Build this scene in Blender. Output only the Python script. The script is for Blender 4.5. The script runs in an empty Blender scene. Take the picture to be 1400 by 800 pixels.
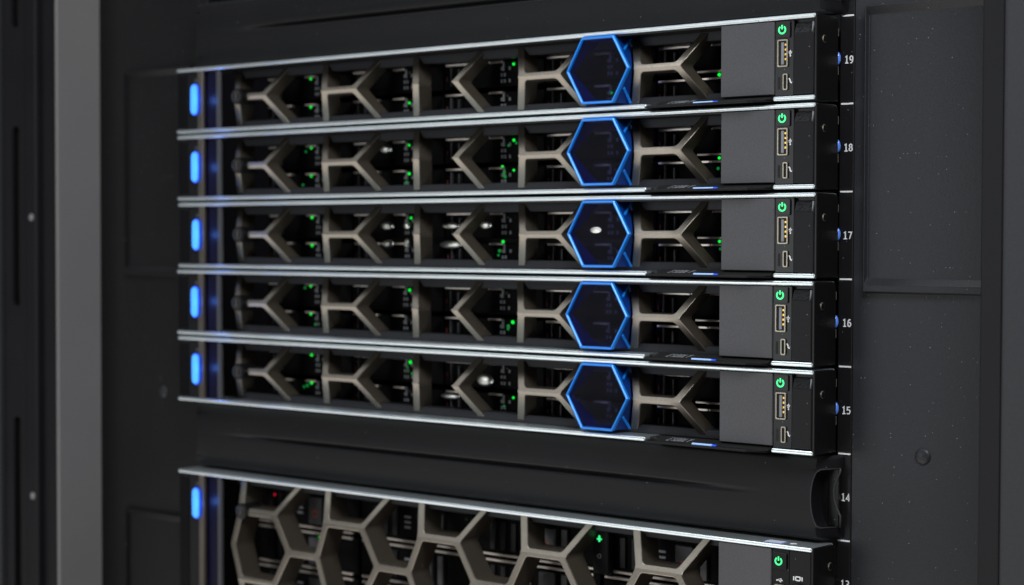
import bpy, bmesh, math, random
from mathutils import Vector, Matrix
random.seed(7)
C = bpy.context.scene.collection
S = bpy.context.scene
P = 0.04445            # one rack unit
W = 0.4808             # width of a server front
# ------------------------------------------------------------------ camera
cd = bpy.data.cameras.new('camera'); cam = bpy.data.objects.new('camera', cd); C.objects.link(cam)
cam.location = (0.91553, -0.77829, -0.11381)
cam.rotation_euler = (1.541078, -0.002412, 0.678993)
cd.sensor_width = 36; cd.lens = 2416.43 / 1400 * 36
cd.clip_start = 0.02; cd.clip_end = 50
cd.dof.use_dof = True; cd.dof.focus_distance = 0.885; cd.dof.aperture_fstop = 8.0
cd.dof.aperture_blades = 7
S.camera = cam
# ------------------------------------------------------------------ world and lamps
w = bpy.data.worlds.new('World'); S.world = w; w.use_nodes = True
w.node_tree.nodes['Background'].inputs[0].default_value = (0.78, 0.86, 1, 1)
w.node_tree.nodes['Background'].inputs[1].default_value = 0.012
S.view_settings.view_transform = 'Standard'; S.view_settings.look = 'None'
S.view_settings.exposure = 0; S.view_settings.gamma = 1

def area(name, loc, target, sx, sy, watts, col=(1, 1, 1)):
    l = bpy.data.lights.new(name, 'AREA'); l.shape = 'RECTANGLE'; l.size = sx; l.size_y = sy
    l.energy = watts; l.color = col
    o = bpy.data.objects.new(name, l); C.objects.link(o); o.location = loc
    d = Vector(target) - Vector(loc); o.rotation_euler = d.to_track_quat('-Z', 'Y').to_euler()
    return o
area('ceiling_lamp', (0.95, -0.62, 0.62), (0.35, 0, -0.15), 0.5, 0.4, 11, (0.96, 0.98, 1))
area('ceiling_lamp', (-0.75, -1.28, 1.50), (0.2, -0.2, -0.15), 1.7, 1.0, 7, (0.94, 0.97, 1))
area('ceiling_lamp', (-0.35, -0.36, 1.50), (0.3, 0, -0.15), 0.5, 0.4, 4.5, (0.95, 0.98, 1))
area('floor_bounce', (-0.3, -1.00, -1.35), (0.25, -0.2, -0.15), 2.4, 1.5, 18, (1, 0.97, 0.93))
area('aisle_end_window', (-0.75, -1.9, -0.10), (0.3, 0, -0.15), 0.85, 0.8, 6.0, (0.95, 0.98, 1))
area('aisle_end_lamp', (2.3, -1.35, 0.05), (0.3, 0, -0.15), 0.5, 1.1, 3.5, (1, 0.97, 0.93))
YM = 0.0285

# ------------------------------------------------------------------ materials
def mat(name, base, rough=0.5, metal=0.0, emit=None, estr=0.0, bump=0.0, bscale=900.0, speck=0.0, spec=0.5, dust=0.0, coat=0.0, var=0.0):
    m = bpy.data.materials.new(name); m.use_nodes = True
    nt = m.node_tree; b = nt.nodes['Principled BSDF']; N = nt.nodes.new; Lk = nt.links.new
    b.inputs['Base Color'].default_value = (*base, 1); b.inputs['Roughness'].default_value = rough
    b.inputs['Metallic'].default_value = metal; b.inputs['Specular IOR Level'].default_value = spec
    b.inputs['Coat Weight'].default_value = coat
    if emit:
        b.inputs['Emission Color'].default_value = (*emit, 1); b.inputs['Emission Strength'].default_value = estr
    tc = N('ShaderNodeTexCoord')
    col = None
    if var or speck:
        n1 = N('ShaderNodeTexNoise'); n1.inputs['Scale'].default_value = 14; n1.inputs['Detail'].default_value = 4
        Lk(tc.outputs['Object'], n1.inputs['Vector'])
        n2 = N('ShaderNodeTexNoise'); n2.inputs['Scale'].default_value = 1500; n2.inputs['Detail'].default_value = 2
        Lk(tc.outputs['Object'], n2.inputs['Vector'])
        ma = N('ShaderNodeMath'); ma.operation = 'MULTIPLY_ADD'; ma.inputs[1].default_value = 2 * var; ma.inputs[2].default_value = 1 - var
        Lk(n1.outputs[0], ma.inputs[0])
        mb = N('ShaderNodeMath'); mb.operation = 'MULTIPLY_ADD'; mb.inputs[1].default_value = 2 * speck; mb.inputs[2].default_value = -speck
        Lk(n2.outputs[0], mb.inputs[0])
        mc = N('ShaderNodeMath'); mc.operation = 'ADD'; Lk(ma.outputs[0], mc.inputs[0]); Lk(mb.outputs[0], mc.inputs[1])
        vm = N('ShaderNodeVectorMath'); vm.operation = 'SCALE'; vm.inputs[0].default_value = base
        Lk(mc.outputs[0], vm.inputs['Scale']); col = vm.outputs[0]
        mr = N('ShaderNodeMath'); mr.operation = 'MULTIPLY_ADD'; mr.inputs[1].default_value = 0.16; mr.inputs[2].default_value = rough - 0.08
        Lk(n1.outputs[0], mr.inputs[0]); Lk(mr.outputs[0], b.inputs['Roughness'])
    if dust:
        # scattered dust grains: small bright dots of several sizes
        v = N('ShaderNodeTexVoronoi'); v.inputs['Scale'].default_value = 480; sx = N('ShaderNodeSeparateXYZ'); cx = N('ShaderNodeCombineXYZ'); Lk(tc.outputs['Object'], sx.inputs[0]); Lk(sx.outputs[0], cx.inputs[0]); Lk(sx.outputs[2], cx.inputs[1]); v.voronoi_dimensions = '2D'; Lk(cx.outputs[0], v.inputs['Vector'])
        sep = N('ShaderNodeSeparateColor'); Lk(v.outputs['Color'], sep.inputs[0])
        th = N('ShaderNodeMath'); th.operation = 'MULTIPLY_ADD'; th.inputs[1].default_value = 0.17; th.inputs[2].default_value = -0.05
        Lk(sep.outputs[0], th.inputs[0])
        lt = N('ShaderNodeMath'); lt.operation = 'LESS_THAN'; Lk(v.outputs['Distance'], lt.inputs[0]); Lk(th.outputs[0], lt.inputs[1])
        pick = N('ShaderNodeMath'); pick.operation = 'GREATER_THAN'; pick.inputs[1].default_value = 1 - dust; Lk(sep.outputs[1], pick.inputs[0])
        mu = N('ShaderNodeMath'); mu.operation = 'MULTIPLY'; Lk(lt.outputs[0], mu.inputs[0]); Lk(pick.outputs[0], mu.inputs[1])
        mx = N('ShaderNodeMix'); mx.data_type = 'RGBA'; mx.inputs[7].default_value = (0.20, 0.21, 0.22, 1)
        mx.inputs[6].default_value = (*base, 1)
        if col: Lk(col, mx.inputs[6])
        Lk(mu.outputs[0], mx.inputs[0]); col = mx.outputs[2]
    if col: Lk(col, b.inputs['Base Color'])
    if bump:
        n = N('ShaderNodeTexNoise'); n.inputs['Scale'].default_value = bscale; n.inputs['Detail'].default_value = 3
        Lk(tc.outputs['Object'], n.inputs['Vector'])
        bp = N('ShaderNodeBump'); bp.inputs['Strength'].default_value = bump; bp.inputs['Distance'].default_value = 0.0004
        Lk(n.outputs[0], bp.inputs['Height']); Lk(bp.outputs[0], b.inputs['Normal'])
    return m
M = dict(
    black=mat('black_plastic', (0.0070, 0.0071, 0.0083), 0.46, bump=0.12, speck=0.25, var=0.2, dust=0.025, spec=0.24),
    case=mat('black_case_paint', (0.006, 0.006, 0.0065), 0.35, bump=0.08, var=0.2, dust=0.03, spec=0.3),
    gloss=mat('gloss_black_plastic', (0.006, 0.006, 0.0065), 0.26, speck=0.2, var=0.1, dust=0.03, spec=0.3),
    polish=mat('polished_black_plastic', (0.002, 0.002, 0.0022), 0.60, spec=0.08),
    tint=mat('dark_tinted_lens', (0.42, 0.42, 0.88), 0.05),
    reflection=mat('reflection_glint', (0.92, 0.93, 0.86), 0.34, 1.0),
    lip=mat('charcoal_plastic', (0.018, 0.019, 0.023), 0.45, spec=0.25, speck=0.3, var=0.15),
    silver=mat('satin_silver', (0.82, 0.90, 0.93), 0.32, 0.88, speck=0.12, var=0.1, bump=0.03, dust=0.06),
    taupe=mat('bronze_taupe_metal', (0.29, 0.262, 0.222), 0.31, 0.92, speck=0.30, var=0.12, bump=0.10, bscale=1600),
    bronze_shade=mat('shaded_bronze_side', (0.075, 0.062, 0.048), 0.45, 0.4, speck=0.25, spec=0.3),
    blue=mat('blue_enamel', (0.010, 0.25, 0.90), 0.30, 0.15, speck=0.08),
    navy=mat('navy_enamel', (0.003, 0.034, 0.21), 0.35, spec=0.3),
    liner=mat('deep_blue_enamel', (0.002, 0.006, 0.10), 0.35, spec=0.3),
    glow_tint=mat('indigo_glow_plastic', (0.003, 0.003, 0.020), 0.35, spec=0.25),
    plate=mat('grey_painted_plate', (0.066, 0.066, 0.073), 0.46, speck=0.40, var=0.22, bump=0.10, bscale=1500),
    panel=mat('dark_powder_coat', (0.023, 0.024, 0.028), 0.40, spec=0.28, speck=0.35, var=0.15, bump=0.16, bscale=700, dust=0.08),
    flange_and_shade=mat('black_rail_and_shade_paint', (0.008, 0.008, 0.009), 0.42, spec=0.25, speck=0.2, dust=0.08),
    post=mat('grey_post_paint', (0.205, 0.198, 0.198), 0.5, speck=0.15, var=0.1),
    dpost=mat('dark_post_paint', (0.009, 0.009, 0.011), 0.45, speck=0.2, var=0.2, spec=0.25),
    mpost=mat('mid_post_paint', (0.034, 0.035, 0.039), 0.5, spec=0.3, speck=0.3, var=0.1),
    white=mat('white_print', (0.82, 0.83, 0.85), 0.6),
    greyp=mat('grey_print', (0.22, 0.23, 0.25), 0.5),
    steel=mat('bright_steel', (0.66, 0.59, 0.53), 0.34, 0.80, var=0.15),
    brass=mat('warm_nickel', (0.36, 0.33, 0.26), 0.34, 0.9),
    gold=mat('gold_contact', (0.9, 0.55, 0.12), 0.3, 0.9),
    tongue=mat('grey_tongue', (0.20, 0.21, 0.24), 0.4),
    dgrey=mat('dark_grey_plastic', (0.055, 0.056, 0.062), 0.4, speck=0.2),
    hole=mat('dark_opening', (0.003, 0.003, 0.003), 0.6),
    led_blue=mat('blue_lamp', (0.05, 0.2, 0.8), 0.4, emit=(0.06, 0.36, 1.0), estr=1.15),
    led_bluerim=mat('blue_lamp_rim', (0.02, 0.08, 0.6), 0.4, emit=(0.008, 0.07, 0.9), estr=0.9),
    led_bar=mat('pale_blue_lamp', (0.4, 0.6, 0.9), 0.4, emit=(0.22, 0.44, 1.0), estr=0.5),
    led_green=mat('green_lamp', (0.02, 0.5, 0.05), 0.4, emit=(0.0, 0.62, 0.03), estr=1.6),
    led_power=mat('green_power_lamp', (0.05, 0.6, 0.2), 0.4, emit=(0.04, 0.95, 0.26), estr=1.1),
    led_red=mat('red_lamp', (0.5, 0.01, 0.02), 0.4, emit=(0.65, 0.005, 0.03), estr=1.0),
    led_dim=mat('dim_green_lamp', (0.02, 0.2, 0.04), 0.4, emit=(0.0, 0.30, 0.05), estr=0.5),
    led_off=mat('unlit_lamp', (0.03, 0.05, 0.03), 0.3),
    red=mat('red_release_tab', (0.12, 0.006, 0.005), 0.4),
    orange=mat('orange_ring', (0.42, 0.07, 0.015), 0.45),
    glint=mat('blue_latch', (0.10, 0.25, 0.85), 0.25, coat=0.5),
    sticker=mat('white_sticker', (0.72, 0.75, 0.82), 0.5),
)
_b = M['tint'].node_tree.nodes['Principled BSDF']
_b.inputs['Transmission Weight'].default_value = 1.0; _b.inputs['IOR'].default_value = 1.08
# ------------------------------------------------------------------ mesh helpers
class MB:
    def __init__(s): s.bm = bmesh.new()
    def face(s, pts):
        return s.bm.faces.new([s.bm.verts.new(p) for p in pts])
    def box(s, x0, x1, y0, y1, z0, z1):
        v = [s.bm.verts.new((x, y, z)) for x in (x0, x1) for y in (y0, y1) for z in (z0, z1)]
        for f in ((0, 1, 3, 2), (4, 6, 7, 5), (0, 4, 5, 1), (2, 3, 7, 6), (0, 2, 6, 4), (1, 5, 7, 3)):
            s.bm.faces.new([v[i] for i in f])
        return s
    def prism(s, poly, y0, y1):
        """polygon in (x, z), extruded from y0 (front) to y1"""
        a = [s.bm.verts.new((x, y0, z)) for x, z in poly]; b = [s.bm.verts.new((x, y1, z)) for x, z in poly]
        s.bm.faces.new(a); s.bm.faces.new(b[::-1]); n = len(poly)
        for i in range(n): s.bm.faces.new((a[i], b[i], b[(i + 1) % n], a[(i + 1) % n]))
        return s
    def prism_x(s, poly, x0, x1):
        """polygon in (y, z), extruded along x"""
        a = [s.bm.verts.new((x0, y, z)) for y, z in poly]; b = [s.bm.verts.new((x1, y, z)) for y, z in poly]
        s.bm.faces.new(a); s.bm.faces.new(b[::-1]); n = len(poly)
        for i in range(n): s.bm.faces.new((a[i], b[i], b[(i + 1) % n], a[(i + 1) % n]))
        return s
    def prism_z(s, poly, z0, z1):
        a = [s.bm.verts.new((x, y, z0)) for x, y in poly]; b = [s.bm.verts.new((x, y, z1)) for x, y in poly]
        s.bm.faces.new(a); s.bm.faces.new(b[::-1]); n = len(poly)
        for i in range(n): s.bm.faces.new((a[i], b[i], b[(i + 1) % n], a[(i + 1) % n]))
        return s
    def ring(s, outer, inner, y0, y1):
        """frame between two polygons of equal length in (x, z)"""
        n = len(outer); V = s.bm.verts.new
        of = [V((x, y0, z)) for x, z in outer]; inf = [V((x, y0, z)) for x, z in inner]
        ob = [V((x, y1, z)) for x, z in outer]; ib = [V((x, y1, z)) for x, z in inner]
        for i in range(n):
            j = (i + 1) % n
            for q in ((of[i], of[j], inf[j], inf[i]), (ob[i], ib[i], ib[j], ob[j]), (of[i], ob[i], ob[j], of[j]), (inf[i], inf[j], ib[j], ib[i])):
                s.bm.faces.new(q)
        return s
    def stroke(s, pts, wd, y0, y1):
        """flat printed stroke along points in (x, z), mitred"""
        n = len(pts); L = []; R = []
        closed = n > 2 and pts[0] == pts[-1]
        for i, p in enumerate(pts):
            if closed: a, b = pts[(i - 1) if i else n - 2], pts[i + 1 if i < n - 1 else 1]
            else: a, b = pts[max(i - 1, 0)], pts[min(i + 1, n - 1)]
            d1 = Vector((p[0] - a[0], p[1] - a[1])); d2 = Vector((b[0] - p[0], b[1] - p[1]))
            if d1.length < 1e-9: d1 = d2
            if d2.length < 1e-9: d2 = d1
            d1.normalize(); d2.normalize(); t = (d1 + d2)
            t = t.normalized() if t.length > 1e-6 else d1
            nn = Vector((-t.y, t.x)); k = wd / 2 / max(0.5, nn.dot(Vector((-d1.y, d1.x))))
            L.append((p[0] + nn.x * k, p[1] + nn.y * k)); R.append((p[0] - nn.x * k, p[1] - nn.y * k))
        V = s.bm.verts.new
        lf = [V((x, y0, z)) for x, z in L]; rf = [V((x, y0, z)) for x, z in R]
        lb = [V((x, y1, z)) for x, z in L]; rb = [V((x, y1, z)) for x, z in R]
        for i in range(n - 1):
            j = i + 1
            for q in ((lf[i], lf[j], rf[j], rf[i]), (lf[i], lb[i], lb[j], lf[j]), (rf[i], rf[j], rb[j], rb[i])):
                s.bm.faces.new(q)
        s.bm.faces.new((lf[0], rf[0], rb[0], lb[0])); s.bm.faces.new((lf[-1], lb[-1], rb[-1], rf[-1]))
        return s
    def tube(s, pts, r, n=8):
        rings = []
        for i, p in enumerate(pts):
            p = Vector(p); a = Vector(pts[max(i - 1, 0)]); b = Vector(pts[min(i + 1, len(pts) - 1)])
            t = (b - a).normalized(); u = t.orthogonal().normalized() if i == 0 else (u - t * u.dot(t)).normalized()
            v = t.cross(u)
            rings.append([s.bm.verts.new(p + (u * math.cos(k * 2 * math.pi / n) + v * math.sin(k * 2 * math.pi / n)) * r) for k in range(n)])
        for A, B in zip(rings, rings[1:]):
            for k in range(n): s.bm.faces.new((A[k], A[(k + 1) % n], B[(k + 1) % n], B[k]))
        s.bm.faces.new(rings[0][::-1]); s.bm.faces.new(rings[-1])
        return s
    def dome(s, c, r, h, axis='y', n=20, sz=1.0):
        """low dome on a surface, bulging towards -y or +x; sz stretches it in z"""
        prev = None; c = Vector(c)
        for i in range(5):
            a = i / 4 * math.pi / 2; rr = r * math.cos(a); hh = h * math.sin(a); ring = []
            for k in range(n if i < 4 else 1):
                t = 2 * math.pi * k / n; u, v = rr * math.cos(t), rr * math.sin(t) * sz
                ring.append(s.bm.verts.new(c + (Vector((u, -hh, v)) if axis == 'y' else Vector((hh, u, v)))))
            if prev:
                for k in range(n):
                    j = (k + 1) % n
                    s.bm.faces.new((prev[k], prev[j], ring[j], ring[k]) if len(ring) > 1 else (prev[k], prev[j], ring[0]))
            prev = ring
        return s
    def build(s, name, m, parent=None, bevel=0.0, smooth=False, seg=1):
        bm = s.bm
        bmesh.ops.recalc_face_normals(bm, faces=bm.faces)
        if bevel:
            es = [e for e in bm.edges if len(e.link_faces) == 2 and e.calc_face_angle(0) > 0.35]
            bmesh.ops.bevel(bm, geom=es, offset=bevel, segments=seg, affect='EDGES', profile=0.5, clamp_overlap=True)
        me = bpy.data.meshes.new(name); bm.to_mesh(me); bm.free(); me.materials.append(m)
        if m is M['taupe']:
            me.materials.append(M['bronze_shade'])
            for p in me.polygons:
                if abs(p.normal.y) < 0.2: p.material_index = 1  # side walls in a darker bronze: their shade put into the colour
        if smooth:
            for p in me.polygons: p.use_smooth = True
        o = bpy.data.objects.new(name, me); C.objects.link(o)
        if parent: o.parent = parent
        return o

def tag(o, label=None, cat=None, group=None, kind=None):
    for k, v in (('label', label), ('category', cat), ('group', group), ('kind', kind)):
        if v: o[k] = v
    return o
def empty(name, loc=(0, 0, 0)):
    o = bpy.data.objects.new(name, None); C.objects.link(o); o.location = loc; o.empty_display_size = 0.02
    return o
def copy_tree(o, parent=None):
    c = o.copy(); C.objects.link(c)
    if parent: c.parent = parent
    for ch in list(o.children): copy_tree(ch, c)
    return c
def rrect(x0, x1, z0, z1, r, n=5):
    pts = []
    for cx, cz, a0 in ((x1 - r, z1 - r, 0), (x0 + r, z1 - r, 90), (x0 + r, z0 + r, 180), (x1 - r, z0 + r, 270)):
        for k in range(n + 1):
            a = math.radians(a0 + 90 * k / n); pts.append((cx + r * math.cos(a), cz + r * math.sin(a)))
    return pts
def arc(cx, cz, r, a0, a1, n=24, sz=1.0):
    return [(cx + r * math.cos(math.radians(a0 + (a1 - a0) * k / n)), cz + r * sz * math.sin(math.radians(a0 + (a1 - a0) * k / n))) for k in range(n + 1)]

# printed characters on a 1 x 1.5 grid (x 0..1, z 0..1.5)
GLYPH = {
    '1': [[(.12, 1.22), (.5, 1.44), (.5, .09)], [(.1, .09), (.9, .09)]],
    '3': [[(.12, 1.38), (.5, 1.44), (.82, 1.3), (.86, 1.05), (.7, .82), (.36, .78)], [(.36, .78), (.72, .76), (.9, .5), (.84, .22), (.5, .08), (.1, .16)]],
    '4': [[(.72, .05), (.72, 1.44), (.08, .45), (.96, .45)]],
    '5': [[(.84, 1.4), (.2, 1.4), (.16, .84), (.5, .9), (.84, .72), (.88, .4), (.66, .12), (.3, .08), (.08, .18)]],
    '6': [[(.8, 1.38), (.5, 1.42), (.22, 1.15), (.14, .6), (.22, .22), (.5, .08), (.8, .22), (.88, .5), (.78, .8), (.5, .9), (.2, .72)]],
    '7': [[(.08, 1.4), (.9, 1.4), (.38, .05)]],
    '8': [[(.5, .82), (.2, .98), (.18, 1.25), (.5, 1.43), (.82, 1.25), (.8, .98), (.5, .82), (.14, .6), (.12, .28), (.5, .08), (.88, .28), (.86, .6), (.5, .82)]],
    '9': [[(.2, .12), (.5, .08), (.78, .35), (.86, .9), (.78, 1.28), (.5, 1.42), (.2, 1.28), (.12, 1.0), (.22, .7), (.5, .6), (.8, .78)]],
    'E': [[(.9, 1.44), (.1, 1.44), (.1, .06), (.9, .06)], [(.1, .78), (.7, .78)]],
    'S': [[(.86, 1.3), (.5, 1.44), (.16, 1.25), (.2, .92), (.8, .6), (.86, .25), (.5, .06), (.12, .2)]],
    'D': [[(.1, .06), (.1, 1.44), (.55, 1.44), (.88, 1.1), (.88, .4), (.55, .06), (.1, .06)]],
    'L': [[(.12, 1.44), (.12, .06), (.86, .06)]],
    'Y': [[(.06, 1.44), (.5, .75), (.5, .05)], [(.5, .75), (.94, 1.44)]],
}
def write(mb, text, x, z, h, wd, y0, y1, adv=None, slant=0.0):
    u = h / 1.5; adv = adv or u * 1.22
    d = 0
    for ch in text:
        for st in GLYPH[ch]:
            mb.stroke([(x + px * u * (adv / (u * 1.22)) + slant * pz * u, z + pz * u) for px, pz in st], wd, y0 - d, y1)
            d += 0.00002
        x += adv
    return mb

# ------------------------------------------------------------------ honeycomb
HA = 0.0246            # side of a honeycomb cell
def honeycomb(nodes, edges, wd, zcuts, yf, depth, zend):
    """cast lattice: nodes {id:(x,z)}, edges [(i,j)]; flat mesh with mitred nodes, bent to yf(z), extruded back by depth"""
    nb = {i: [] for i in nodes}
    for i, j in edges: nb[i].append(j); nb[j].append(i)
    bm = bmesh.new(); corner = {}
    for i, (x, z) in nodes.items():
        js = sorted(nb[i], key=lambda j: math.atan2(nodes[j][1] - z, nodes[j][0] - x))
        if len(js) == 1:
            j = js[0]; d = Vector((nodes[j][0] - x, nodes[j][1] - z)).normalized()
            k = wd / 2 / max(abs(d.y), 0.5) if abs(d.y) > 0.3 else wd / 2
            if abs(d.y) > 0.3: off = Vector((k if d.y > 0 else -k, 0))
            else: off = Vector((-d.y, d.x)) * -k
            va = bm.verts.new((x + off.x, 0, z + off.y)); vb = bm.verts.new((x - off.x, 0, z - off.y))
            corner[i, j, 'r'] = va; corner[i, j, 'l'] = vb
            continue
        ring = []
        for a in range(len(js)):
            j, k = js[a], js[(a + 1) % len(js)]
            d1 = Vector((nodes[j][0] - x, nodes[j][1] - z)).normalized(); d2 = Vector((nodes[k][0] - x, nodes[k][1] - z)).normalized()
            n1 = Vector((-d1.y, d1.x)); n2 = Vector((d2.y, -d2.x))
            # point with p.n1 = wd/2 and p.n2 = wd/2
            det = n1.x * n2.y - n1.y * n2.x
            if abs(det) < 1e-6: pnt = n1 * wd / 2
            else: pnt = Vector(((wd / 2) * (n2.y - n1.y) / det, (wd / 2) * (n1.x - n2.x) / det))
            v = bm.verts.new((x + pnt.x, 0, z + pnt.y)); ring.append(v)
            corner[i, j, 'l'] = v; corner[i, k, 'r'] = v
        if len(ring) > 2: bm.faces.new(ring)
    for i, j in edges:
        f = []
        for v in (corner[i, j, 'r'], corner[j, i, 'l'], corner[j, i, 'r'], corner[i, j, 'l']):
            if v not in f: f.append(v)
        bm.faces.new(f)
    # round the concave corners
    bv = [v for v in bm.verts if v.is_boundary and min(abs(v.co.z - ze) for ze in zend) > 0.001]
    bmesh.ops.bevel(bm, geom=bv, offset=0.0016, segments=3, affect='VERTICES', profile=0.5)
    for zc in zcuts:
        bmesh.ops.bisect_plane(bm, geom=bm.verts[:] + bm.edges[:] + bm.faces[:], plane_co=(0, 0, zc), plane_no=(0, 0, 1))
    for v in bm.verts: v.co.y = yf(v.co.z)
    bmesh.ops.recalc_face_normals(bm, faces=bm.faces)
    if sum(f.normal.y for f in bm.faces) > 0: bmesh.ops.reverse_faces(bm, faces=bm.faces)
    bnd = [e for e in bm.edges if e.is_boundary]
    front = list(bm.faces)
    ext = bmesh.ops.extrude_edge_only(bm, edges=bnd)
    for v in [g for g in ext['geom'] if isinstance(g, bmesh.types.BMVert)]: v.co.y += depth
    # fine rounded front edges
    fe = [e for e in bnd if e.is_valid and len(e.link_faces) == 2 and e.calc_face_angle(0) > 0.6]
    bmesh.ops.bevel(bm, geom=fe, offset=0.00045, segments=2, affect='EDGES', profile=0.5, clamp_overlap=False)
    bmesh.ops.recalc_face_normals(bm, faces=bm.faces)
    m = MB(); m.bm.free(); m.bm = bm
    return m

def hexpts(cx, cz, r): return [(cx + r * math.cos(math.radians(60 * k)), cz + r * math.sin(math.radians(60 * k))) for k in range(6)]

# ------------------------------------------------------------------ a drive carrier (local: left bottom front)
def led_mesh(name, m, r=0.00105):
    o = MB().dome((0, 0, 0), r, 0.0010, n=12).build(name, m, smooth=True)
    me = o.data; bpy.data.objects.remove(o); return me
LED = {k: led_mesh('activity_led', M['led_' + k]) for k in ('green', 'dim', 'off', 'red')}
def make_carrier(parent, wd, ht, lower_bar):
    c = MB().box(0, wd, 0, 0.05, 0, ht).build('drive_carrier', M['polish'], parent, bevel=0.0004)
    b = MB()
    b.box(0.003, 0.0245, -0.0030, 0.001, ht - 0.0012, ht + 0.0001); b.box(0.036, 0.046, -0.0022, 0.001, ht - 0.0011, ht + 0.0001)
    if lower_bar: b.box(0.028, 0.046, -0.0030, 0.001, -0.0001, 0.0011); b.box(0.0247, 0.0358, -0.0026, 0.001, ht - 0.0011, ht + 0.0001)
    b.build('trim_bar', M['steel'], c, bevel=0.0002)
    MB().box(0.0060, 0.0069, -0.0022, 0.001, 0.0022, ht - 0.0016).build('handle', M['dgrey'], c, bevel=0.0003)
    MB().box(0.0125, 0.0136, -0.0026, 0.001, 0.0022, ht - 0.0030).build('handle', M['dgrey'], c, bevel=0.0003)
    MB().box(0.0022, 0.0028, -0.0012, 0.001, 0.0050, ht - 0.0068).build('release_tab', M['red'], c, bevel=0.0003)
    v = MB()
    for ix, x in enumerate((0.0440, 0.0463, 0.0500)):
        for iz in range(3):
            if (ix + iz) % 4 == 3: continue
            z = 0.0024 + iz * 0.0036
            v.box(x, x + 0.0013, -0.0006, 0.001, z, z + 0.0020)
    v.build('vent_mark', M['greyp'], c, bevel=0.0001)
    MB().box(0.0455, 0.0468, -0.0009, 0.001, ht * 0.62, ht - 0.0005).build('light_guide', M['greyp'], c, bevel=0.0002)
    return c
def add_led(carrier, x, z, state):
    o = bpy.data.objects.new('activity_led', LED[state]); C.objects.link(o); o.parent = carrier; o.location = (x, -0.0002, z); k = random.uniform(0.65, 1.1); o.scale = (k, 1, k)

def power_symbol(cx, cz, r, y, parent):
    b = MB()
    b.stroke(arc(cx, cz, r, 125, 415, 28), r * 0.42, y - 0.0002, y + 0.0002)
    b.stroke([(cx, cz + r * 0.15), (cx, cz + r * 1.32)], r * 0.40, y - 0.00022, y + 0.0002)
    return b.build('power_symbol', M['led_power'], parent)
def usb_icon(b, cx, cz, s, y, rot=0):
    ca, sa = math.cos(rot), math.sin(rot)
    def q(u, v): return (cx + (u * ca - v * sa) * s, cz + (u * sa + v * ca) * s)
    b.stroke([q(-1, 0), q(1, 0)], 0.16 * s, y - .0001, y + .0001)
    b.stroke([q(-.5, 0), q(-.1, .5), q(.45, .5)], 0.14 * s, y - .00012, y + .0001)
    b.stroke([q(-.2, 0), q(.2, -.45), q(.6, -.45)], 0.14 * s, y - .00014, y + .0001)
    b.prism([q(-.9 + .3 * math.cos(k), .3 * math.sin(k)) for k in [i * math.pi / 4 for i in range(8)]], y - .00016, y + .0001)
    b.prism([q(.8, .26), q(.8, -.26), q(1.35, 0)], y - .00018, y + .0001)
    b.prism([q(.4, .3), q(.4, .7), q(.8, .7), q(.8, .3)], y - .0002, y + .0001)
    b.prism([q(.5 + .22 * math.cos(k), -.45 + .22 * math.sin(k)) for k in [i * math.pi / 4 for i in range(8)]], y - .00022, y + .0001)

def screw(parent, y, z, r=0.0021):
    s = MB(); s.bm.free(); s.bm = bmesh.new()
    ring = arc(y, z, r, 0, 360, 20)[:-1]
    s.prism_x(ring, W + 0.0004, W + 0.0011)
    o = s.build('side_screw', M['brass'], parent, bevel=0.0003)
    MB().prism_x(arc(y, z, r * 0.74, 0, 360, 16)[:-1], W + 0.0010, W + 0.0012).build('socket', M['case'], o)
    return o

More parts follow.
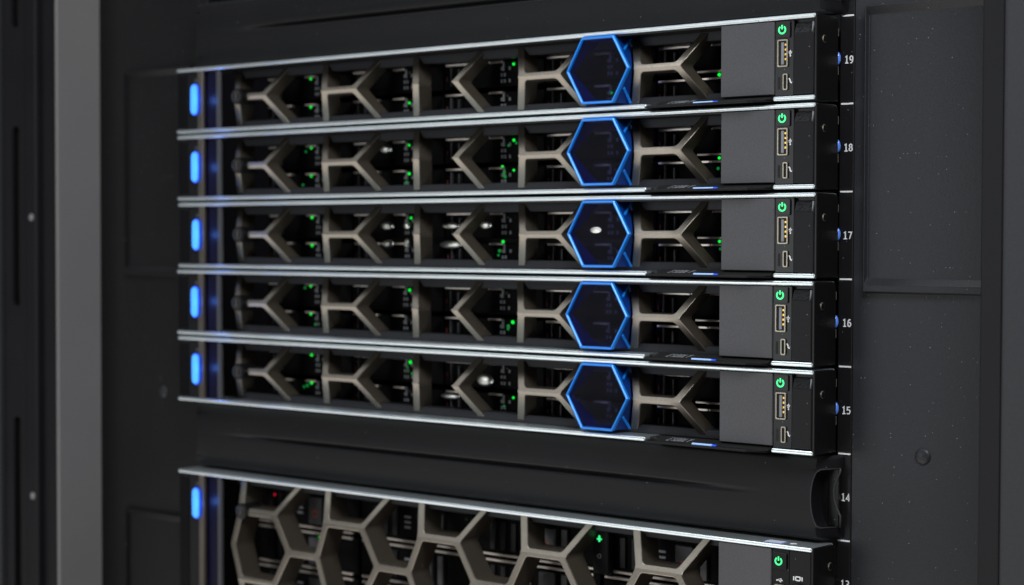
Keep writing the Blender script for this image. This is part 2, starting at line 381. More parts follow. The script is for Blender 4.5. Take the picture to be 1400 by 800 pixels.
# ------------------------------------------------------------------ the parts every server front shares
def server_shell(t, H, tagbar=True):
    """t: empty at the slot's bottom; H: height of the front"""
    z0, z1 = 0.0008, 0.0008 + H
    ST = 0.0023
    MB().box(0.0, W - 0.0002, 0.0, 0.0222, z1 - ST, z1).build('top_strip', M['silver'], t, bevel=0.0010, seg=3)
    if tagbar:
        MB().box(0.0, 0.3790, 0.0, 0.0222, z0, z0 + ST).build('bottom_strip', M['silver'], t, bevel=0.0010, seg=3)
        MB().box(0.4562, W - 0.0002, 0.0, 0.0222, z0, z0 + ST).build('bottom_strip', M['silver'], t, bevel=0.0010, seg=3)
        MB().box(0.3793, 0.4559, 0.0042, 0.0220, z0 + 0.0002, z0 + ST).build('tag_slot', M['case'], t, bevel=0.0003)
    else:
        MB().box(0.0, W - 0.0002, 0.0, 0.0222, z0, z0 + ST).build('bottom_strip', M['silver'], t, bevel=0.0010, seg=3)
    if tagbar: MB().box(0.0424, 0.4251, 0.0016, 0.0146, z1 - ST - 0.0009, z1 - ST - 0.0001).build('strip_liner', M['case'], t)
    # right end cap: black side with a rounded rear top corner
    MB().prism_x([(0.0004, z0), (0.0222, z0), (0.0222, z1 - 0.003), (0.0213, z1 - 0.0012), (0.0195, z1 - 0.0004), (0.0004, z1 - 0.0001)],
                 W - 0.0012, W + 0.0006).build('side_cover', M['case'], t, bevel=0.0005, seg=2)
    # chassis behind the bezel
    MB().box(0.016, W - 0.014, 0.075, 0.70, z0 + 0.0006, z1 - 0.0006).build('chassis', M['case'], t)
    c = MB(); c.box(0.0445, 0.4560, 0.0226, 0.0748, z0 + 0.0009, z0 + 0.0030); c.box(0.0445, 0.4560, 0.0226, 0.0748, z1 - 0.0030, z1 - 0.0009)
    c.build('drive_bay', M['case'], t)
    MB().box(0.4255, 0.4800, 0.0040, 0.0218, z0 + ST + .0003, z1 - ST - .0003).build('control_housing', M['case'], t)
    # left ear with lamp
    ear = MB().box(0.0006, 0.0200, 0.0016, 0.0240, z0 + ST + 0.0001, z1 - ST - 0.0001).build('left_ear', M['black'], t, bevel=0.0004)
    MB().box(0.0006, 0.0100, 0.0010, 0.0020, z0 + ST + 0.0012, z1 - ST - 0.0016).build('ear_cover', M['gloss'], ear, bevel=0.0003)
    MB().box(0.0203, 0.0256, 0.0006, 0.0034, z0 + ST + 0.0001, z1 - ST - 0.0001).build('ear_trim', M['taupe'], t, bevel=0.0005)
    MB().box(0.0204, 0.0379, 0.0040, 0.0056, z0 + ST + 0.0001, z1 - ST - 0.0001).build('indigo_glow_panel', M['glow_tint'], t, bevel=0.0003)  # blue tint stands in for the status lamp's glow on this panel
    MB().box(0.0380, 0.0419, 0.0010, 0.0036, z0 + ST + 0.0001, z1 - ST - 0.0001).build('bezel_edge', M['dgrey'], t, bevel=0.0006)
    zc = z1 - 0.0211
    lamp = MB().prism(rrect(0.0156, 0.0230, zc - 0.0104, zc + 0.0104, 0.0036, 6), -0.0012, 0.0000).build('status_light', M['led_bluerim'], t, bevel=0.0005)
    MB().prism(rrect(0.0163, 0.0224, zc - 0.0096, zc + 0.0096, 0.0030, 6), -0.0015, -0.0010).build('lens', M['led_blue'], lamp)
    gl = bpy.data.lights.new('status_glow', 'POINT'); gl.energy = 0.004; gl.color = (0.08, 0.25, 1.0); gl.shadow_soft_size = 0.002
    go = bpy.data.objects.new('status_glow', gl); C.objects.link(go); go.parent = lamp; go.location = (0.0235, -0.0055, zc)
    MB().prism(arc(0.0190, zc + 0.0125, 0.0013, 0, 360, 12)[:-1], 0.0006, 0.0020).build('indicator_button', M['dgrey'], t)
    # charcoal inner lips
    MB().box(0.0424, 0.4250, 0.0148, 0.0225, z1 - 0.0080, z1 - ST - 0.0001).build('upper_lip', M['lip'], t, bevel=0.0003)
    MB().box(0.0424, 0.4250, 0.0148, 0.0225, z0 + ST + 0.0001, z0 + 0.0072).build('lower_lip', M['lip'], t, bevel=0.0003)
    # grey cover plate left of the controls
    MB().box(0.4252, 0.4566, 0.0008, 0.0038, z0 + (0.0034 if tagbar else 0.003), z1 - ST - 0.0004).build('cover_plate', M['plate'], t, bevel=0.0003)
    return z0, z1

def lock(t, x, z):
    k = MB(); k.prism(arc(x, z, 0.0052, 0, 360, 24)[:-1], -0.0012, 0.014)
    o = k.build('key_lock', M['case'], t, bevel=0.0008, seg=2)
    MB().ring(arc(x, z, 0.0036, 0, 360, 20)[:-1], arc(x, z, 0.0029, 0, 360, 20)[:-1], -0.0015, -0.0011).build('lock_ring', M['dgrey'], o)
    MB().box(x - 0.0004, x + 0.0004, -0.0015, -0.0011, z - 0.0021, z + 0.0021).build('key_slot', M['brass'], o)
    return o

# ------------------------------------------------------------------ one 1U server
def make_server():
    t = empty('rack_server')
    z0, z1 = server_shell(t, 0.0428)
    zm = P - 0.0218
    # honeycomb grille
    XC = [0.0680, 0.1478, 0.2300, 0.3045, 0.3840]
    zt, zb = z1 - 0.0034, z0 + 0.0034
    # brackets that cut the front into half hexagons; the middle one is open: a bent post and a chevron
    for k, x in enumerate(XC):
        nodes = {}; edges = {'L': [], 'R': []}
        for sd, sg in (('L', -1), ('R', 1)):
            xn = x + sg * HA / 2 - (0.0060 if k == 2 and sg < 0 else 0); nodes[sd] = (xn, zm)
            for nm, ze in (('T', zt), ('B', zb)):
                nodes[sd + nm] = (xn + sg * abs(ze - zm) / math.tan(math.radians(60)), ze); edges[sd].append((sd, sd + nm))
        if k != 2: sets = [('grille_bracket', edges['L'] + edges['R'] + [('L', 'R')])]
        else: sets = [('grille_post', edges['L']), ('grille_chevron', edges['R'])]
        for nm, ed in sets:
            nd = {q: nodes[q] for e in ed for q in e}
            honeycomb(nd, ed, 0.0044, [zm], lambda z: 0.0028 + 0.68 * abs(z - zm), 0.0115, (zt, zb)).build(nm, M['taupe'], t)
    lock(t, 0.0600, zm)
    # blue hexagon badge with walls reaching back to the grille
    hx, hz = 0.3475, zm + 0.0002
    ho, hi = hexpts(hx, hz, 0.0210), hexpts(hx, hz, 0.0195)
    h = MB().ring(ho, hi, -0.0012, 0.0016).build('hexagon_badge', M['blue'], t, bevel=0.0004)
    wl = MB()
    for i in range(6):
        j = (i + 1) % 6
        def bk(p): return 0.0030 + 0.66 * abs(p[1] - hz)
        pi, pj = hexpts(hx, hz, 0.0203)[i], hexpts(hx, hz, 0.0203)[j]
        wl.face([(pi[0], 0.0014, pi[1]), (pj[0], 0.0014, pj[1]), (pj[0], bk(pj), pj[1]), (pi[0], bk(pi), pi[1])])
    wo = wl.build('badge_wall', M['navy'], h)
    so = wo.modifiers.new('thick', 'SOLIDIFY'); so.thickness = 0.0006; so.offset = 0
    wl = MB()
    for i in range(6):
        j = (i + 1) % 6
        pi, pj = hexpts(hx, hz, 0.0193)[i], hexpts(hx, hz, 0.0193)[j]
        wl.face([(pi[0], 0.0004, pi[1]), (pj[0], 0.0004, pj[1]), (pj[0], bk(pj), pj[1]), (pi[0], bk(pi), pi[1])])
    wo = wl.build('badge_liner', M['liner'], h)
    so = wo.modifiers.new('thick', 'SOLIDIFY'); so.thickness = 0.0003; so.offset = 0
    MB().prism(hexpts(hx, hz, 0.0191), 0.0000, 0.0005).build('tinted_lens', M['tint'], h)
    for s in (1, -1):
        MB().tube([(hx + 0.0122, 0.0134, hz + s * 0.0174), (hx + 0.0150, 0.0030, hz + s * 0.0102)], 0.00075, 8).build('brace', M['blue'], h)
    # controls
    cp = MB().box(0.4569, 0.4676, 0.0016, 0.0042, z0 + 0.0026, z1 - 0.0026).build('control_panel', M['gloss'], t, bevel=0.0002)
    pb = MB().prism(rrect(0.4579, 0.4658, z1 - 0.0112, z1 - 0.0031, 0.0006, 3), 0.0006, 0.0020).build('power_button', M['gloss'], t, bevel=0.0003)
    power_symbol(0.4614, z1 - 0.0072, 0.00185, 0.0006, pb)
    us = MB().ring(rrect(0.4585, 0.4645, z1 - 0.0258, z1 - 0.0120, 0.0006, 3), rrect(0.4592, 0.4638, z1 - 0.0251, z1 - 0.0127, 0.0004, 3), 0.0006, 0.0018).build('usb_port', M['brass'], t, bevel=0.0001)
    MB().box(0.4592, 0.4638, 0.0013, 0.00155, z1 - 0.0251, z1 - 0.0127).build('port_opening', M['hole'], us)
    MB().box(0.4606, 0.4622, 0.0008, 0.0014, z1 - 0.0246, z1 - 0.0134).build('tongue', M['tongue'], us, bevel=0.0002)
    g = MB()
    for i in range(4): g.box(0.4627, 0.4636, 0.0009, 0.0014, z1 - 0.0152 - i * 0.0024, z1 - 0.0142 - i * 0.0024)
    g.build('contact', M['gold'], us)
    mu = MB().ring(rrect(0.4618, 0.4645, z1 - 0.0374, z1 - 0.0292, 0.0007, 4), rrect(0.46235, 0.46395, z1 - 0.0368, z1 - 0.0298, 0.0004, 4), 0.0006, 0.0018).build('micro_usb_port', M['brass'], t)
    MB().box(0.46237, 0.46393, 0.0013, 0.00155, z1 - 0.0367, z1 - 0.0299).build('port_opening', M['hole'], mu)
    MB().prism(rrect(0.4585, 0.4598, z1 - 0.0370, z1 - 0.0306, 0.0005, 3), 0.00148, 0.0020).build('label_slot', M['hole'], t)
    ic = MB(); usb_icon(ic, 0.4657, z1 - 0.0192, 0.0013, 0.0015, math.radians(90)); ic.build('usb_icon', M['white'], t)
    ic = MB(); ic.stroke([(0.4649, z1 - 0.0316), (0.4655, z1 - 0.0322), (0.4658, z1 - 0.0335), (0.4666, z1 - 0.0340)], 0.0006, 0.0014, 0.0016); ic.build('wrench_icon', M['white'], t)
    # latch with its coarse grip bevel
    lt = MB().prism_x([(0.0004, z0 + 0.0030), (0.0004, z1 - 0.0095), (0.0030, z1 - 0.0040), (0.0044, z1 - 0.0038), (0.0044, z0 + 0.0030)], 0.4680, 0.4793).build('latch', M['black'], t, bevel=0.0004)
    n = Vector((0, -0.0055, 0.0026)).normalized(); gr = MB()
    rnd = random.Random(3)
    for i in range(22):
        f = rnd.random(); x = rnd.uniform(0.4688, 0.4782)
        y = 0.0004 + 0.0026 * f - 0.0001; z = z1 - 0.0095 + 0.0055 * f
        if 0.08 < f < 0.92:
            r = rnd.uniform(0.00015, 0.0004)
            gr.tube([(x - r, y, z), (x + r * 1.5, y - 0.00002, z + r)], r * 0.55, 5)
    gr.build('grip', M['lip'], lt)
    MB().prism([(0.4786, z1 - 0.0094), (0.4795, z1 - 0.0060), (0.4795, z1 - 0.0043), (0.4790, z1 - 0.0043)], 0.0000, 0.0030).build('latch_highlight', M['greyp'], lt)  # pale sliver set in as the corner's highlight
    # pull-out tag under the plate
    tg = MB(); tg.prism_z([(0.3798, 0.0055), (0.3806, -0.0034), (0.4448, -0.0052), (0.4552, -0.0006), (0.4556, 0.0055)], z0 - 0.0002, z0 + 0.0010)
    tgo = tg.build('pull_tag', M['black'], t, bevel=0.0003)
    fr = MB(); fr.prism_x([(-0.0018, z0 + 0.0009), (0.0040, z0 + 0.0034), (0.0048, z0 + 0.0034), (0.0048, z0 + 0.0009)], 0.3860, 0.4554)
    fr.build('tag_ramp', M['hole'], tgo)
    # lettering lies along the ramp
    tx = MB(); write(tx, 'ESDDLY', 0.3926, 0, 0.0034, 0.00038, -0.0001, 0.0001, adv=0.0024, slant=0.8)
    mtx = Matrix.Translation((0, 0, 0))
    for v in tx.bm.verts:
        f = 0.22 + v.co.z / 0.0062; v.co = Vector((v.co.x, -0.0016 + 0.0056 * f - 0.00016 + v.co.y * 0.5, z0 + 0.0010 + 0.00242 * f + 0.0001 - v.co.y * 0.6))
    tx.build('tag_lettering', M['greyp'], tgo)
    MB().box(0.4100, 0.4222, -0.0022, -0.0006, z0 + 0.0008, z0 + 0.0017).build('tag_light', M['led_bar'], tgo, bevel=0.0002)
    MB().box(0.4223, 0.4245, -0.0021, -0.0006, z0 + 0.0006, z0 + 0.0016).build('tag_light', M['led_bluerim'], tgo)
    screw(t, 0.0075, z1 - 0.0125)
    # retaining parts at the rail: blue catch and bright clip edges
    MB().dome((W - 0.0010, 0.0243, z1 - 0.0208), 0.0014, 0.0017, axis='x', n=16, sz=2.4).build('blue_catch', M['glint'], t, smooth=True)
    for za, zb_ in ((0.0056, 0.0098), (0.0246, 0.0292)):
        MB().box(W - 0.0016, W - 0.0004, 0.0230, 0.0245, z1 - zb_, z1 - za).build('rail_clip', M['steel'], t, bevel=0.0002)
    return t, z0, z1
def fill_drives(t, state):
    """state: {(col, row): (left led, right led)}"""
    pass

proto, Z0, Z1 = make_server()
carr = []
for k in range(5):
    for r in range(2):
        c = make_carrier(proto, 0.0758, 0.0151, k == 4)
        c.location = (0.0585 + 0.077 * k, YM, (P - 0.0240 if r == 0 else P - 0.0420))
        carr.append(c)
A0 = (.0400, .0133)
SERV = [
    (19, 'black one unit server at mark 19, topmost of the stack of five', {(0, 0): [A0], (0, 1): [A0], (1, 1): [(.0485, .0120)], (2, 0): [(.0535, .0128)], (3, 1): [(.0470, .0105)], (4, 1): [(.0405, .0166)]}),
    (18, 'black one unit server at mark 18, second from the top of the stack', {(0, 0): [A0], (0, 1): [A0], (1, 0): [(.0480, .0125)], (1, 1): [(.0480, .0130)], (2, 0): [(.0535, .0128)], (2, 1): [(.0450, .0155), (.0535, .0133)], (4, 1): [(.0405, .0166)]}),
    (17, 'black one unit server at mark 17, middle one of the stack of five', {(0, 0): [A0], (0, 1): [A0], (1, 0): [(.0490, .0125)], (2, 1): [(.0450, .0160)], (4, 1): [(.0405, .0166)]}),
    (16, 'black one unit server at mark 16, second from the bottom of the stack', {(0, 0): [A0], (0, 1): [A0], (1, 0): [(.0490, .0125)], (2, 1): [(.0535, .0133)]}),
    (15, 'black one unit server at mark 15, lowest of the stack and above the blanking panel', {(0, 0): [A0], (0, 1): [A0], (1, 0): [(.0490, .0125)], (2, 1): [(.0535, .0133)]}),
]
roots = [proto] + [copy_tree(proto) for _ in SERV[1:]]
for o, (u, lab, leds) in zip(roots, SERV):
    o.location = (random.uniform(-.00035, .00035), random.uniform(-.0004, .0004), (u - 20) * P + random.uniform(-.00015, .00015))
    tag(o, lab, 'server', 'one unit servers stacked in the rack')
    cs = sorted([c for c in o.children if c.name.startswith('drive_carrier')], key=lambda c: (round(c.location.x, 4), -c.location.z))
    for i, c in enumerate(cs):
        for x, z in leds.get((i // 2, i % 2), []):
            add_led(c, x, z, 'green')
            for _ in range(random.choice((0, 1, 1, 2))): add_led(c, x + random.uniform(-.0090, .0050), z - random.uniform(.001, .009), 'dim')
        if (i // 2, i % 2) not in leds: add_led(c, 0.0490, 0.0125, 'off')
# added stand-ins for blurred reflections: domes in three of the bays
def glint_domes(root, items):
    for px, rel, wd, ht, flip, y in items:
        zc = P + rel + (-ht / 2 if flip else ht / 2)
        MB().dome((px, y + 0.0030 if y > 0 else 0.0001, zc), wd * 0.62, 0.0014 if y > 0 else 0.0006, n=24, sz=ht / wd * 1.15).build('glint_dome', M['reflection'], root, smooth=True)
glint_domes(roots[2], [(0.1644, -.0180, .0085, .0034, 0, .0255), (0.1650, -.0258, .0080, .0036, 1, .0255), (0.1809, -.0180, .0045, .0036, 0, .0255), (0.1809, -.0250, .0036, .0046, 1, .0255),
                (0.2195, -.0178, .0105, .0027, 0, .0215), (0.2296, -.0178, .0040, .0027, 0, .0215), (0.2200, -.0262, .0140, .0034, 1, .0215), (0.2440, -.0178, .0072, .0034, 0, .0255), (0.3455, -.0206, .0062, .0024, 0, -.0005)])
glint_domes(roots[4], [(0.2440, -.0220, .0100, .0050, 0, .0255), (0.2200, -.0290, .0120, .0026, 1, .0215)])
glint_domes(roots[1], [(0.1637, -.0150, .0078, .0034, 0, .0255)])
# ------------------------------------------------------------------ the 2U server
def make_storage():
    t = empty('storage_server', (0, 0, -8 * P + 0.0003))
    H = 2 * P - 0.0020
    z0, z1 = server_shell(t, H, tagbar=False)
    R1, R2, R3 = z1 - 0.0225, z1 - 0.0225 - P / 2, z1 - 0.0225 - P
    zt, zb = z1 - 0.0034, z0 + 0.0034
    XA = [0.0795, 0.1565, 0.2335, 0.3105, 0.3875]
    nodes = {}; edges = []; DL = [-0.0062, -0.0055, -0.0036, -0.0018, 0]
    def node(x, z):
        k = (round(x, 5), round(z, 5)); nodes[k] = (x, z); return k
    h = P / 2; dxd = h / math.tan(math.radians(60))
    for k, x in enumerate(XA):
        for z in (R1, R3):
            xl = x - HA / 2 + DL[k]; l, r = node(xl, z), node(x + HA / 2, z); edges.append((l, r))
            ends = ((zt, 1) if z == R1 else (zb, -1),)
            for ze, sg in ends:
                d = abs(ze - z) / math.tan(math.radians(60))
                edges.append((l, node(xl - d, ze))); edges.append((r, node(x + HA / 2 + d, ze)))
            edges.append((l, node(x - 0.0257, R2)))
            if k < len(XA) - 1: edges.append((r, node(x + 0.0257, R2)))
            else: edges.append((r, node(x + 0.0257, R2)))
    for k in range(len(XA) - 1): edges.append((node(XA[k] + 0.0257, R2), node(XA[k + 1] - 0.0257, R2)))
    def yf(z):
        if z > R1: return 0.0006 + 0.70 * (z - R1)
        if z < R3: return 0.0006 + 0.70 * (R3 - z)
        return 0.0006
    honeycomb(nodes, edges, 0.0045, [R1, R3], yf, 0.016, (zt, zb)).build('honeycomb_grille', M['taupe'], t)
    lock(t, 0.0630, R1)
    cp = MB().box(0.4569, 0.4668, 0.0016, 0.0042, z0 + 0.0026, z1 - 0.0026).build('control_panel', M['gloss'], t, bevel=0.0002)
    MB().box(0.4671, 0.4794, 0.0010, 0.0042, z0 + 0.0026, z1 - 0.0026).build('blank_cover', M['black'], t, bevel=0.0003)
    pb = MB().prism(rrect(0.4578, 0.4656, z1 - 0.0126, z1 - 0.0044, 0.0006, 3), 0.0006, 0.0020).build('power_button', M['gloss'], t, bevel=0.0003)
    power_symbol(0.4611, z1 - 0.0086, 0.0018, 0.0006, pb)
    ic = MB(); usb_icon(ic, 0.4612, z1 - 0.0185, 0.0015, 0.0015); ic.build('usb_icon', M['white'], t)
    us = MB().ring(rrect(0.4587, 0.4643, z1 - 0.0345, z1 - 0.0205, 0.0006, 3), rrect(0.4594, 0.4636, z1 - 0.0338, z1 - 0.0212, 0.0004, 3), 0.0006, 0.0018).build('usb_port', M['brass'], t)
    MB().box(0.4594, 0.4636, 0.0013, 0.00155, z1 - 0.0338, z1 - 0.0212).build('port_opening', M['hole'], us)
    MB().box(0.4607, 0.4623, 0.0008, 0.0014, z1 - 0.0330, z1 - 0.0220).build('tongue', M['tongue'], us)
    ic = MB(); x = 0.4722; z = z1 - 0.0163
    ic.stroke([(x - 0.0024, z - 0.0010), (x - 0.0024, z + 0.0010)], 0.0006, 0.0007, 0.0012)
    ic.stroke([(x + 0.0024, z - 0.0010), (x + 0.0024, z + 0.0010)], 0.0006, 0.0007, 0.0012)
    ic.stroke(rrect(x - 0.0013, x + 0.0013, z - 0.0009, z + 0.0009, 0.0005, 3) + [rrect(x - 0.0013, x + 0.0013, z - 0.0009, z + 0.0009, 0.0005, 3)[0]], 0.0006, 0.0007, 0.0012)
    ic.build('monitor_icon', M['white'], t)
    vg = MB().ring(rrect(0.4684, 0.4762, z1 - 0.0400, z1 - 0.0192, 0.0028, 6), rrect(0.4692, 0.4754, z1 - 0.0392, z1 - 0.0200, 0.0022, 6), -0.0004, 0.0014).build('monitor_port', M['case'], t, bevel=0.0002)
    MB().prism(rrect(0.4695, 0.4751, z1 - 0.0390, z1 - 0.0203, 0.0020, 6), -0.0010, 0.0012).build('port_shell', M['silver'], vg, bevel=0.0004)
    screw(t, 0.0168, z1 - 0.0113, 0.0022)
    # stickers on the top surface by the right end
    st = MB().box(0.4505, 0.4615, 0.0030, 0.0095, z1 - 0.0001, z1 + 0.0001).build('top_sticker', M['led_bluerim'], t)
    st.data.materials[0] = M['glint']
    MB().box(0.4512, 0.4608, 0.0035, 0.0090, z1, z1 + 0.0002).build('sticker_face', M['sticker'], st)
    sp = MB()
    for k in range(6):
        a = math.radians(60 * k + 10)
        sp.stroke([(0, 0.0006), (0, 0.0018)], 0.0005, 0, 0.0001)
    for k in range(6):
        pass
    star = MB()
    pts = []
    for k in range(16):
        a = 2 * math.pi * k / 16; r = 0.0019 if k % 2 == 0 else 0.0010; pts.append((0.4660 + r * math.cos(a), 0.0070 + r * math.sin(a)))
    star.prism_z(pts, z1 - 0.0001, z1 + 0.0001); star.build('star_mark', M['white'], t)
    sp.bm.free()
    # drives: four columns of three
    dh = 0.0238
    rows = [z1 - 0.0330, z1 - 0.0330 - 0.0262, z1 - 0.0330 - 0.0524]
    spec = {(0, 0): ('red', 0.012, 0.019), (0, 1): None, (1, 0): ('green', 0.083, 0.018), (0, 2): None}
    for k in range(4):
        for r in range(3):
            x = 0.0480 + 0.0945 * k; wd = 0.0925
            c = MB().box(0, wd, 0, 0.04, 0, dh).build('drive_carrier', M['polish'], t, bevel=0.0004)
            c.location = (x, YM, rows[r])
            b = MB(); b.box(0.002, wd - 0.004, -0.0016, 0.001, dh - 0.0013, dh + 0.0002); b.box(0.002, wd - 0.004, -0.0016, 0.001, -0.0002, 0.0013)
            b.build('trim_bar', M['steel'], c, bevel=0.0002)
            MB().box(0.050, 0.062, -0.0030, 0.001, 0.0028, dh - 0.0030).build('release_button', M['dgrey'], c, bevel=0.0006)
            MB().ring(arc(0.056, dh * 0.42, 0.0026, 0, 360, 16)[:-1], arc(0.056, dh * 0.42, 0.0018, 0, 360, 16)[:-1], -0.0032, -0.0028).build('release_ring', M['orange'], c)
            MB().box(0.066, 0.0705, -0.0024, 0.001, 0.0028, dh - 0.0030).build('handle', M['dgrey'], c, bevel=0.0004)
            v = MB()
            for i in range(3):
                v.box(0.0375, 0.0425, -0.0006, 0.001, dh * 0.35 + i * 0.0032, dh * 0.35 + i * 0.0032 + 0.0014)
            v.build('vent_mark', M['greyp'], c)
            for i, xx in enumerate((0.012, 0.020, 0.028)):
                MB().box(xx, xx + 0.0042, -0.0014, 0.001, 0.0030, dh - 0.0032).build('vent_rib', M['case'], c, bevel=0.0005)
            s = {(0, 0): ('red', 0.016, 0.0185), (1, 0): ('off', .088, .019), (0, 1): ('green', 0.0575, 0.0205), (1, 1): ('off', .088, .016), (2, 0): ('green', 0.0020, 0.0200)}.get((k, r), ('off', 0.088, 0.018))
            add_led(c, s[1], s[2], s[0])
    # front module with the green cross, right of the middle
    md = MB().box(0.3290, 0.3395, 0.0215, 0.0282, z1 - 0.034, z1 - 0.0085).build('status_module', M['black'], t, bevel=0.0006)
    cr = MB(); cx, cz = 0.3338, z1 - 0.0135
    cr.box(cx - 0.0016, cx + 0.0016, 0.0211, 0.0216, cz - 0.0008, cz + 0.0000); cr.box(cx - 0.0005, cx + 0.0005, 0.02105, 0.0216, cz - 0.0019, cz + 0.0016)
    cr.build('cross_light', M['led_power'], md)
    MB().ring(arc(cx, cz - 0.0100, 0.0014, 0, 360, 16)[:-1], arc(cx, cz - 0.0100, 0.0009, 0, 360, 16)[:-1], 0.0211, 0.0216).build('key_ring', M['greyp'], md)
    return t
sto = tag(make_storage(), 'taller two unit server at mark 13 with full honeycomb front, below the blanking panel', 'server')

# ------------------------------------------------------------------ blanking panels
def blank(ub, label):
    """ub: number of the unit it fills"""
    zb = (ub - 20) * P + 0.0007; zt = zb + P - 0.0014; zc = (zb + zt) / 2
    t = empty('blanking_panel', (0.24, 0.02, zb)); off = Vector((0.24, 0.02, zb))
    bm = bmesh.new(); XL, XR = -0.0025, 0.4838
    nz = 72; cols = [0] + [i / 60 for i in range(1, 54)] + [0.9 + 0.1 * i / 24 for i in range(25)]
    cols = sorted(set(cols)); rows = []
    def edge(z):
        f = (z - zc) / 0.0150
        return 0 if abs(f) >= 1 else (1 - f * f) ** 0.5 * 0.0048 + 0.0058
    zs = [zb + (zt - zb) * i / nz for i in range(nz + 1)]
    # exact rows where the thumb notch starts
    zs = sorted(zs + [zc - 0.01501, zc - 0.01495, zc + 0.01495, zc + 0.01501])
    def y(x, z):
        v = 0.0105 + 0.012 * ((z - zc) / 0.045) ** 2
        if x > 0.4765: v += (x - 0.4765) * 1.7
        if x < 0.0052: v += (0.0052 - x) * 1.7
        f = max(0.0, min(1.0, (x - 0.02) / 0.10)) * max(0.0, min(1.0, (0.462 - x) / 0.12)); f = f * f * (3 - 2 * f)
        d = (z - zc - 0.0010)
        # an overlapped step: the upper part rolls over a tapering crease
        v += f * (0.0032 * math.exp(-(d / 0.0011) ** 2) - 0.0005 * math.exp(-((d - 0.0042) / 0.0040) ** 2))
        # top and bottom edges roll back
        for e in (z - zb, zt - z):
            if e < 0.0022: v += (0.0022 - e) ** 2 / 0.0022 * 0.9
        return v
    for z in zs:
        e = edge(z); row = []
        for c in cols:
            x = (XL + e) + (XR - 2 * e - XL) * c; row.append(bm.verts.new(Vector((x, y(x, z), z)) - off))
        rows.append(row)
    for A, B in zip(rows, rows[1:]):
        for i in range(len(cols) - 1): bm.faces.new((A[i], A[i + 1], B[i + 1], B[i]))
    bnd = [e for e in bm.edges if e.is_boundary]
    ext = bmesh.ops.extrude_edge_only(bm, edges=bnd)
    for v in [g for g in ext['geom'] if isinstance(g, bmesh.types.BMVert)]: v.co.y = max(v.co.y + 0.001, 0.0255 - off.y)
    b = MB(); b.bm.free(); b.bm = bm
    f = b.build('panel_face', M['black'], t, smooth=True)
    md = f.modifiers.new('edges', 'EDGE_SPLIT'); md.split_angle = math.radians(38)
    def part(mb, name, m, **k):
        for v in mb.bm.verts: v.co -= off
        return mb.build(name, m, t, **k)
    # spring clip seen in the thumb notch
    part(MB().box(0.4705, 0.4775, 0.0225, 0.0250, zc - 0.0150, zc + 0.0150), 'clip_plate', M['gloss'], bevel=0.0003)
    part(MB().box(0.4776, 0.4836, 0.0215, 0.0250, zc - 0.0148, zc + 0.0148), 'clip_plate', M['gloss'], bevel=0.0004)
    part(MB().box(0.0035, 0.0105, 0.0225, 0.0250, zc - 0.0150, zc + 0.0150), 'clip_plate', M['gloss'], bevel=0.0003)
    part(MB().box(-0.0023, 0.0034, 0.0215, 0.0250, zc - 0.0148, zc + 0.0148), 'clip_plate', M['gloss'], bevel=0.0004)
    rim = []
    for i in range(25):
        z = zc - 0.01485 + 0.0297 * i / 24; x = XR - edge(z); rim.append((x + 0.0002, y(x, z) + 0.0003, z))
    rim = [(0.4834, y(0.4834, zc - 0.0149) + 0.0003, zc - 0.0149)] + rim + [(0.4834, y(0.4834, zc + 0.0149) + 0.0003, zc + 0.0149)]
    part(MB().tube(rim, 0.0004, 8), 'notch_rim', M['mpost'], smooth=True)
    lip = [(0.4842 - 0.0034 * math.cos((i / 14 - 0.5) * math.pi), 0.0215, zc + 0.0130 - 0.0215 * i / 14) for i in range(15)]
    part(MB().tube([(0.4846, 0.0215, zc + 0.0152)] + lip + [(0.4846, 0.0215, zc - 0.0087), (0.4846, 0.0215, zc - 0.0150)], 0.0006, 8), 'spring_lip', M['mpost'], smooth=True)
    return tag(t, label, 'blanking panel', 'plain blanking panels')
blank(20, 'black creased blanking panel above the topmost server, cut off at the top')
blank(14, 'black creased blanking panel with a thumb notch at mark 14')

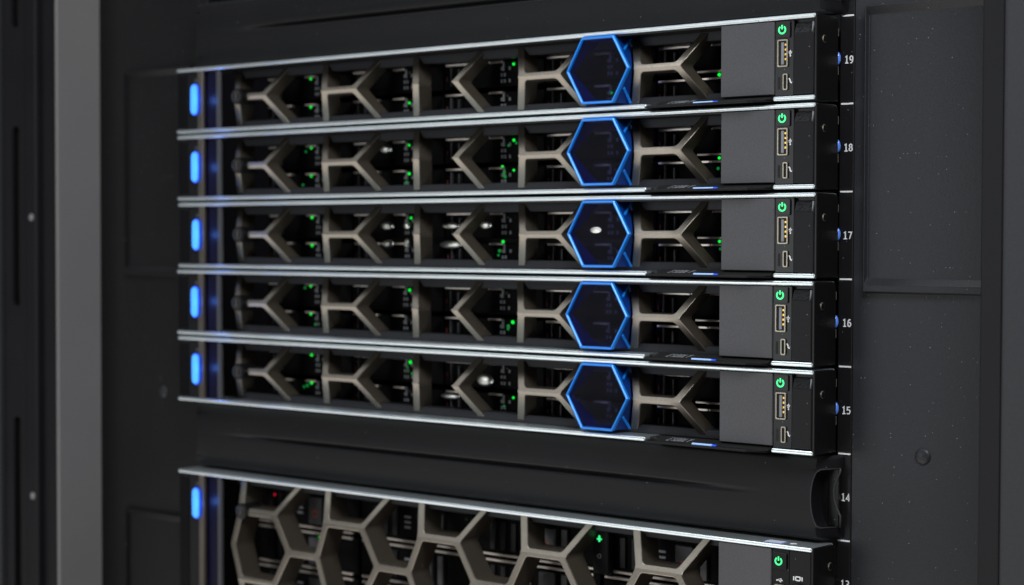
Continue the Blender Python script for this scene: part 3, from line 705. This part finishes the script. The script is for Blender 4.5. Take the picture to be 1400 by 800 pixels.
# ------------------------------------------------------------------ the rack's side panels with unit marks
ZT, ZB = 0.16, -0.46
def frame_panel(mirror):
    """upright panel beside the servers; mirror: build it on the left"""
    pm = M['flange_and_shade'] if mirror else M['panel']  # left baffle takes a darker paint in place of shade
    def X(x): return W - x if mirror else x
    def bx(mb, x0, x1, *a): return mb.box(*sorted((X(x0), X(x1))), *a)
    t = empty('air_baffle', (X(0.52), 0.03, ZB)); off = Vector((X(0.52), 0.03, ZB))
    def part(mb, name, m, par=None, **k):
        for v in mb.bm.verts: v.co -= off
        return mb.build(name, m, par or t, **k)
    part(bx(MB(), 0.4796, 0.4877, 0.0265, 0.034, ZB, ZT), 'unit_rail', M['flange_and_shade'], bevel=0.0004)
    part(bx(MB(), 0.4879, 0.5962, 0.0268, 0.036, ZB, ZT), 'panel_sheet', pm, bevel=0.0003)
    # raised frame with sunk field, two of them
    for z1, z0 in ((0.0045, -0.1402), (-0.3045, -0.4492)):
        xo, xi = 0.4943, 0.4955; xr = 0.5650
        b = MB(); V = b.bm.verts.new
        def quad(*p): b.bm.faces.new([V((X(q[0]), q[1], q[2])) for q in p])
        yo, yi, yb = 0.0268, 0.0232, 0.0262
        O = [(xo, z0), (xr + 0.0012, z0), (xr + 0.0012, z1), (xo, z1)]
        F = [(xo + 0.0007, z0 + 0.0009), (xr + 0.0005, z0 + 0.0009), (xr + 0.0005, z1 - 0.0009), (xo + 0.0007, z1 - 0.0009)]
        I = [(xi + 0.0002, z0 + 0.0040), (xr - 0.0008, z0 + 0.0040), (xr - 0.0008, z1 - 0.0010), (xi + 0.0002, z1 - 0.0010)]
        K = [(xi + 0.0006, z0 + 0.0076), (xr - 0.0014, z0 + 0.0076), (xr - 0.0014, z1 - 0.0052), (xi + 0.0006, z1 - 0.0052)]
        Lp = [(O, 0.0267), (F, yi + 0.0002), (I, yi), (K, yb)]
        for (A, ya), (B, yb_) in zip(Lp, Lp[1:]):
            for i in range(4):
                j = (i + 1) % 4; quad((A[i][0], ya, A[i][1]), (A[j][0], ya, A[j][1]), (B[j][0], yb_, B[j][1]), (B[i][0], yb_, B[i][1]))
        quad(*[(x, yb, z) for x, z in K])
        bmesh.ops.remove_doubles(b.bm, verts=b.bm.verts, dist=1e-6)
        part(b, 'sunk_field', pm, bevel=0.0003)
    for z in ((-0.2203, 0.1), ):
        part(MB().dome((X(0.5270), 0.0268, z[0]), 0.0043, 0.0016, n=28), 'rivet', M['panel'], smooth=True)
    for u in range(11, 23):
        zt = (u - 19) * P
        if mirror: continue
        part(bx(MB(), 0.4806, 0.4874, 0.0262, 0.0268, zt - 0.0004, zt + 0.0004), 'tick_mark', M['white'])
        b = MB(); h = 0.0039; adv = 0.0026
        x0 = 0.4826 - 0.0001
        u_ = h / 1.5
        for i, ch in enumerate(str(u)):
            if ch in GLYPH:
                d = 0
                for stx in GLYPH[ch]:
                    b.stroke([(x0 + i * adv + px * 0.0022, zt - P / 2 - h / 2 + pz * u_) for px, pz in stx], 0.00052, 0.0262 - d, 0.0266); d += 0.00003
        if len(b.bm.verts): part(b, 'unit_number', M['white'])
        else: b.bm.free()
    return t
tag(frame_panel(False), 'dark upright baffle with white unit numbers and a sunk rectangular field', 'air baffle')
tag(frame_panel(True), 'upright baffle painted darker for shade beside the blue lit ends of the servers', 'air baffle')

# ------------------------------------------------------------------ posts at both sides
def profile_part(poly, name, m, par, off, bevel=0.0):
    b = MB().prism_z(poly, ZB, ZT)
    for v in b.bm.verts: v.co -= off
    return b.build(name, m, par, bevel=bevel, seg=3)
off = Vector((-0.15, 0.0, ZB)); lp = empty('rack_post', off)
profile_part([(-0.1192, -0.0085), (-0.1179, -0.0100), (-0.1154, -0.0100), (-0.1154, 0.060), (-0.1192, 0.060)], 'post_side', M['post'], lp, off, bevel=0.0010)
profile_part([(-0.1385, -0.0060), (-0.1194, -0.0060), (-0.1194, 0.060), (-0.1385, 0.060)], 'post_groove', M['dpost'], lp, off)
profile_part([(-0.1520, -0.0110), (-0.1387, -0.0110), (-0.1387, 0.060), (-0.1520, 0.060)], 'post_edge', M['dpost'], lp, off, bevel=0.0015)
# slotted strip: a plate with long rounded openings
def slot_strip(x0, x1, slots):
    bm = bmesh.new(); b = MB(); b.bm.free(); b.bm = bm
    zs = ZB
    for s0, s1 in slots:
        r = 0.0045; xc = (x0 + x1) / 2 + 0.001
        b.box(x0, x1, -0.0085, -0.006, zs, s0 - 0.008); 
        n = 8
        # left and right jambs and rounded ends
        for side in (-1, 1):
            xe = x0 if side < 0 else x1
            pts = [(xe, s0 - 0.008), (xe, s1 + 0.008)]
            inn = [(xc, s1 + r * 0)] if False else []
            up = [(xc + side * r * math.sin(a), s1 - r + r * math.cos(a)) for a in [math.pi / 2 * k / n for k in range(n + 1)]]
            dn = [(xc + side * r * math.cos(a), s0 + r - r * math.sin(a)) for a in [math.pi / 2 * k / n for k in range(n + 1)]]
            poly = pts + [(xc, s1 + 0.008)] + up + dn + [(xc, s0 - 0.008)]
            b.prism(poly, -0.0085, -0.006)
        zs = s1 + 0.008
    b.box(x0, x1, -0.0085, -0.006, zs, ZT)
    for v in bm.verts: v.co -= off
    return b.build('slotted_strip', M['dpost'], lp)
slot_strip(-0.1820, -0.1522, [(-0.405, -0.2425), (-0.1625, -0.0325), (0.038, 0.15)])
profile_part([(-0.1820, -0.0040), (-0.1522, -0.0040), (-0.1522, 0.060), (-0.1820, 0.060)], 'strip_back', M['hole'], lp, off)
profile_part([(-0.2300, -0.0120), (-0.1822, -0.0120), (-0.1822, 0.060), (-0.2300, 0.060)], 'post_edge', M['mpost'], lp, off, bevel=0.0008)
for z in (-0.0985, -0.2980):
    b = MB().dome((-0.1445, -0.0110, z), 0.0026, 0.0016, n=16)
    for v in b.bm.verts: v.co -= off
    b.build('rivet', M['post'], lp, smooth=True)
tag(lp, 'grey upright post with black slotted strip beside the shade-painted baffle', 'rack post')
off = Vector((0.60, 0.0, ZB)); rp = empty('rack_post', off)
profile_part([(0.5725, -0.0100), (0.5832, -0.0100), (0.5832, 0.060), (0.5725, 0.060)], 'post_edge', M['dpost'], rp, off, bevel=0.0008)
profile_part([(0.5834, -0.0125), (0.6600, -0.0125), (0.6600, 0.060), (0.5834, 0.060)], 'post_side', M['mpost'], rp, off, bevel=0.0025)
tag(rp, 'dark upright post with a grey outer face beside the numbered baffle', 'rack post')
# dark inside of the rack behind everything
iw = MB().box(-0.35, 0.80, 0.72, 0.73, ZB, ZT)
iw.box(-0.35, -0.34, 0.061, 0.72, ZB, ZT); iw.box(0.79, 0.80, 0.061, 0.72, ZB, ZT)
tag(iw.build('rack_wall', M['dpost']), kind='structure')
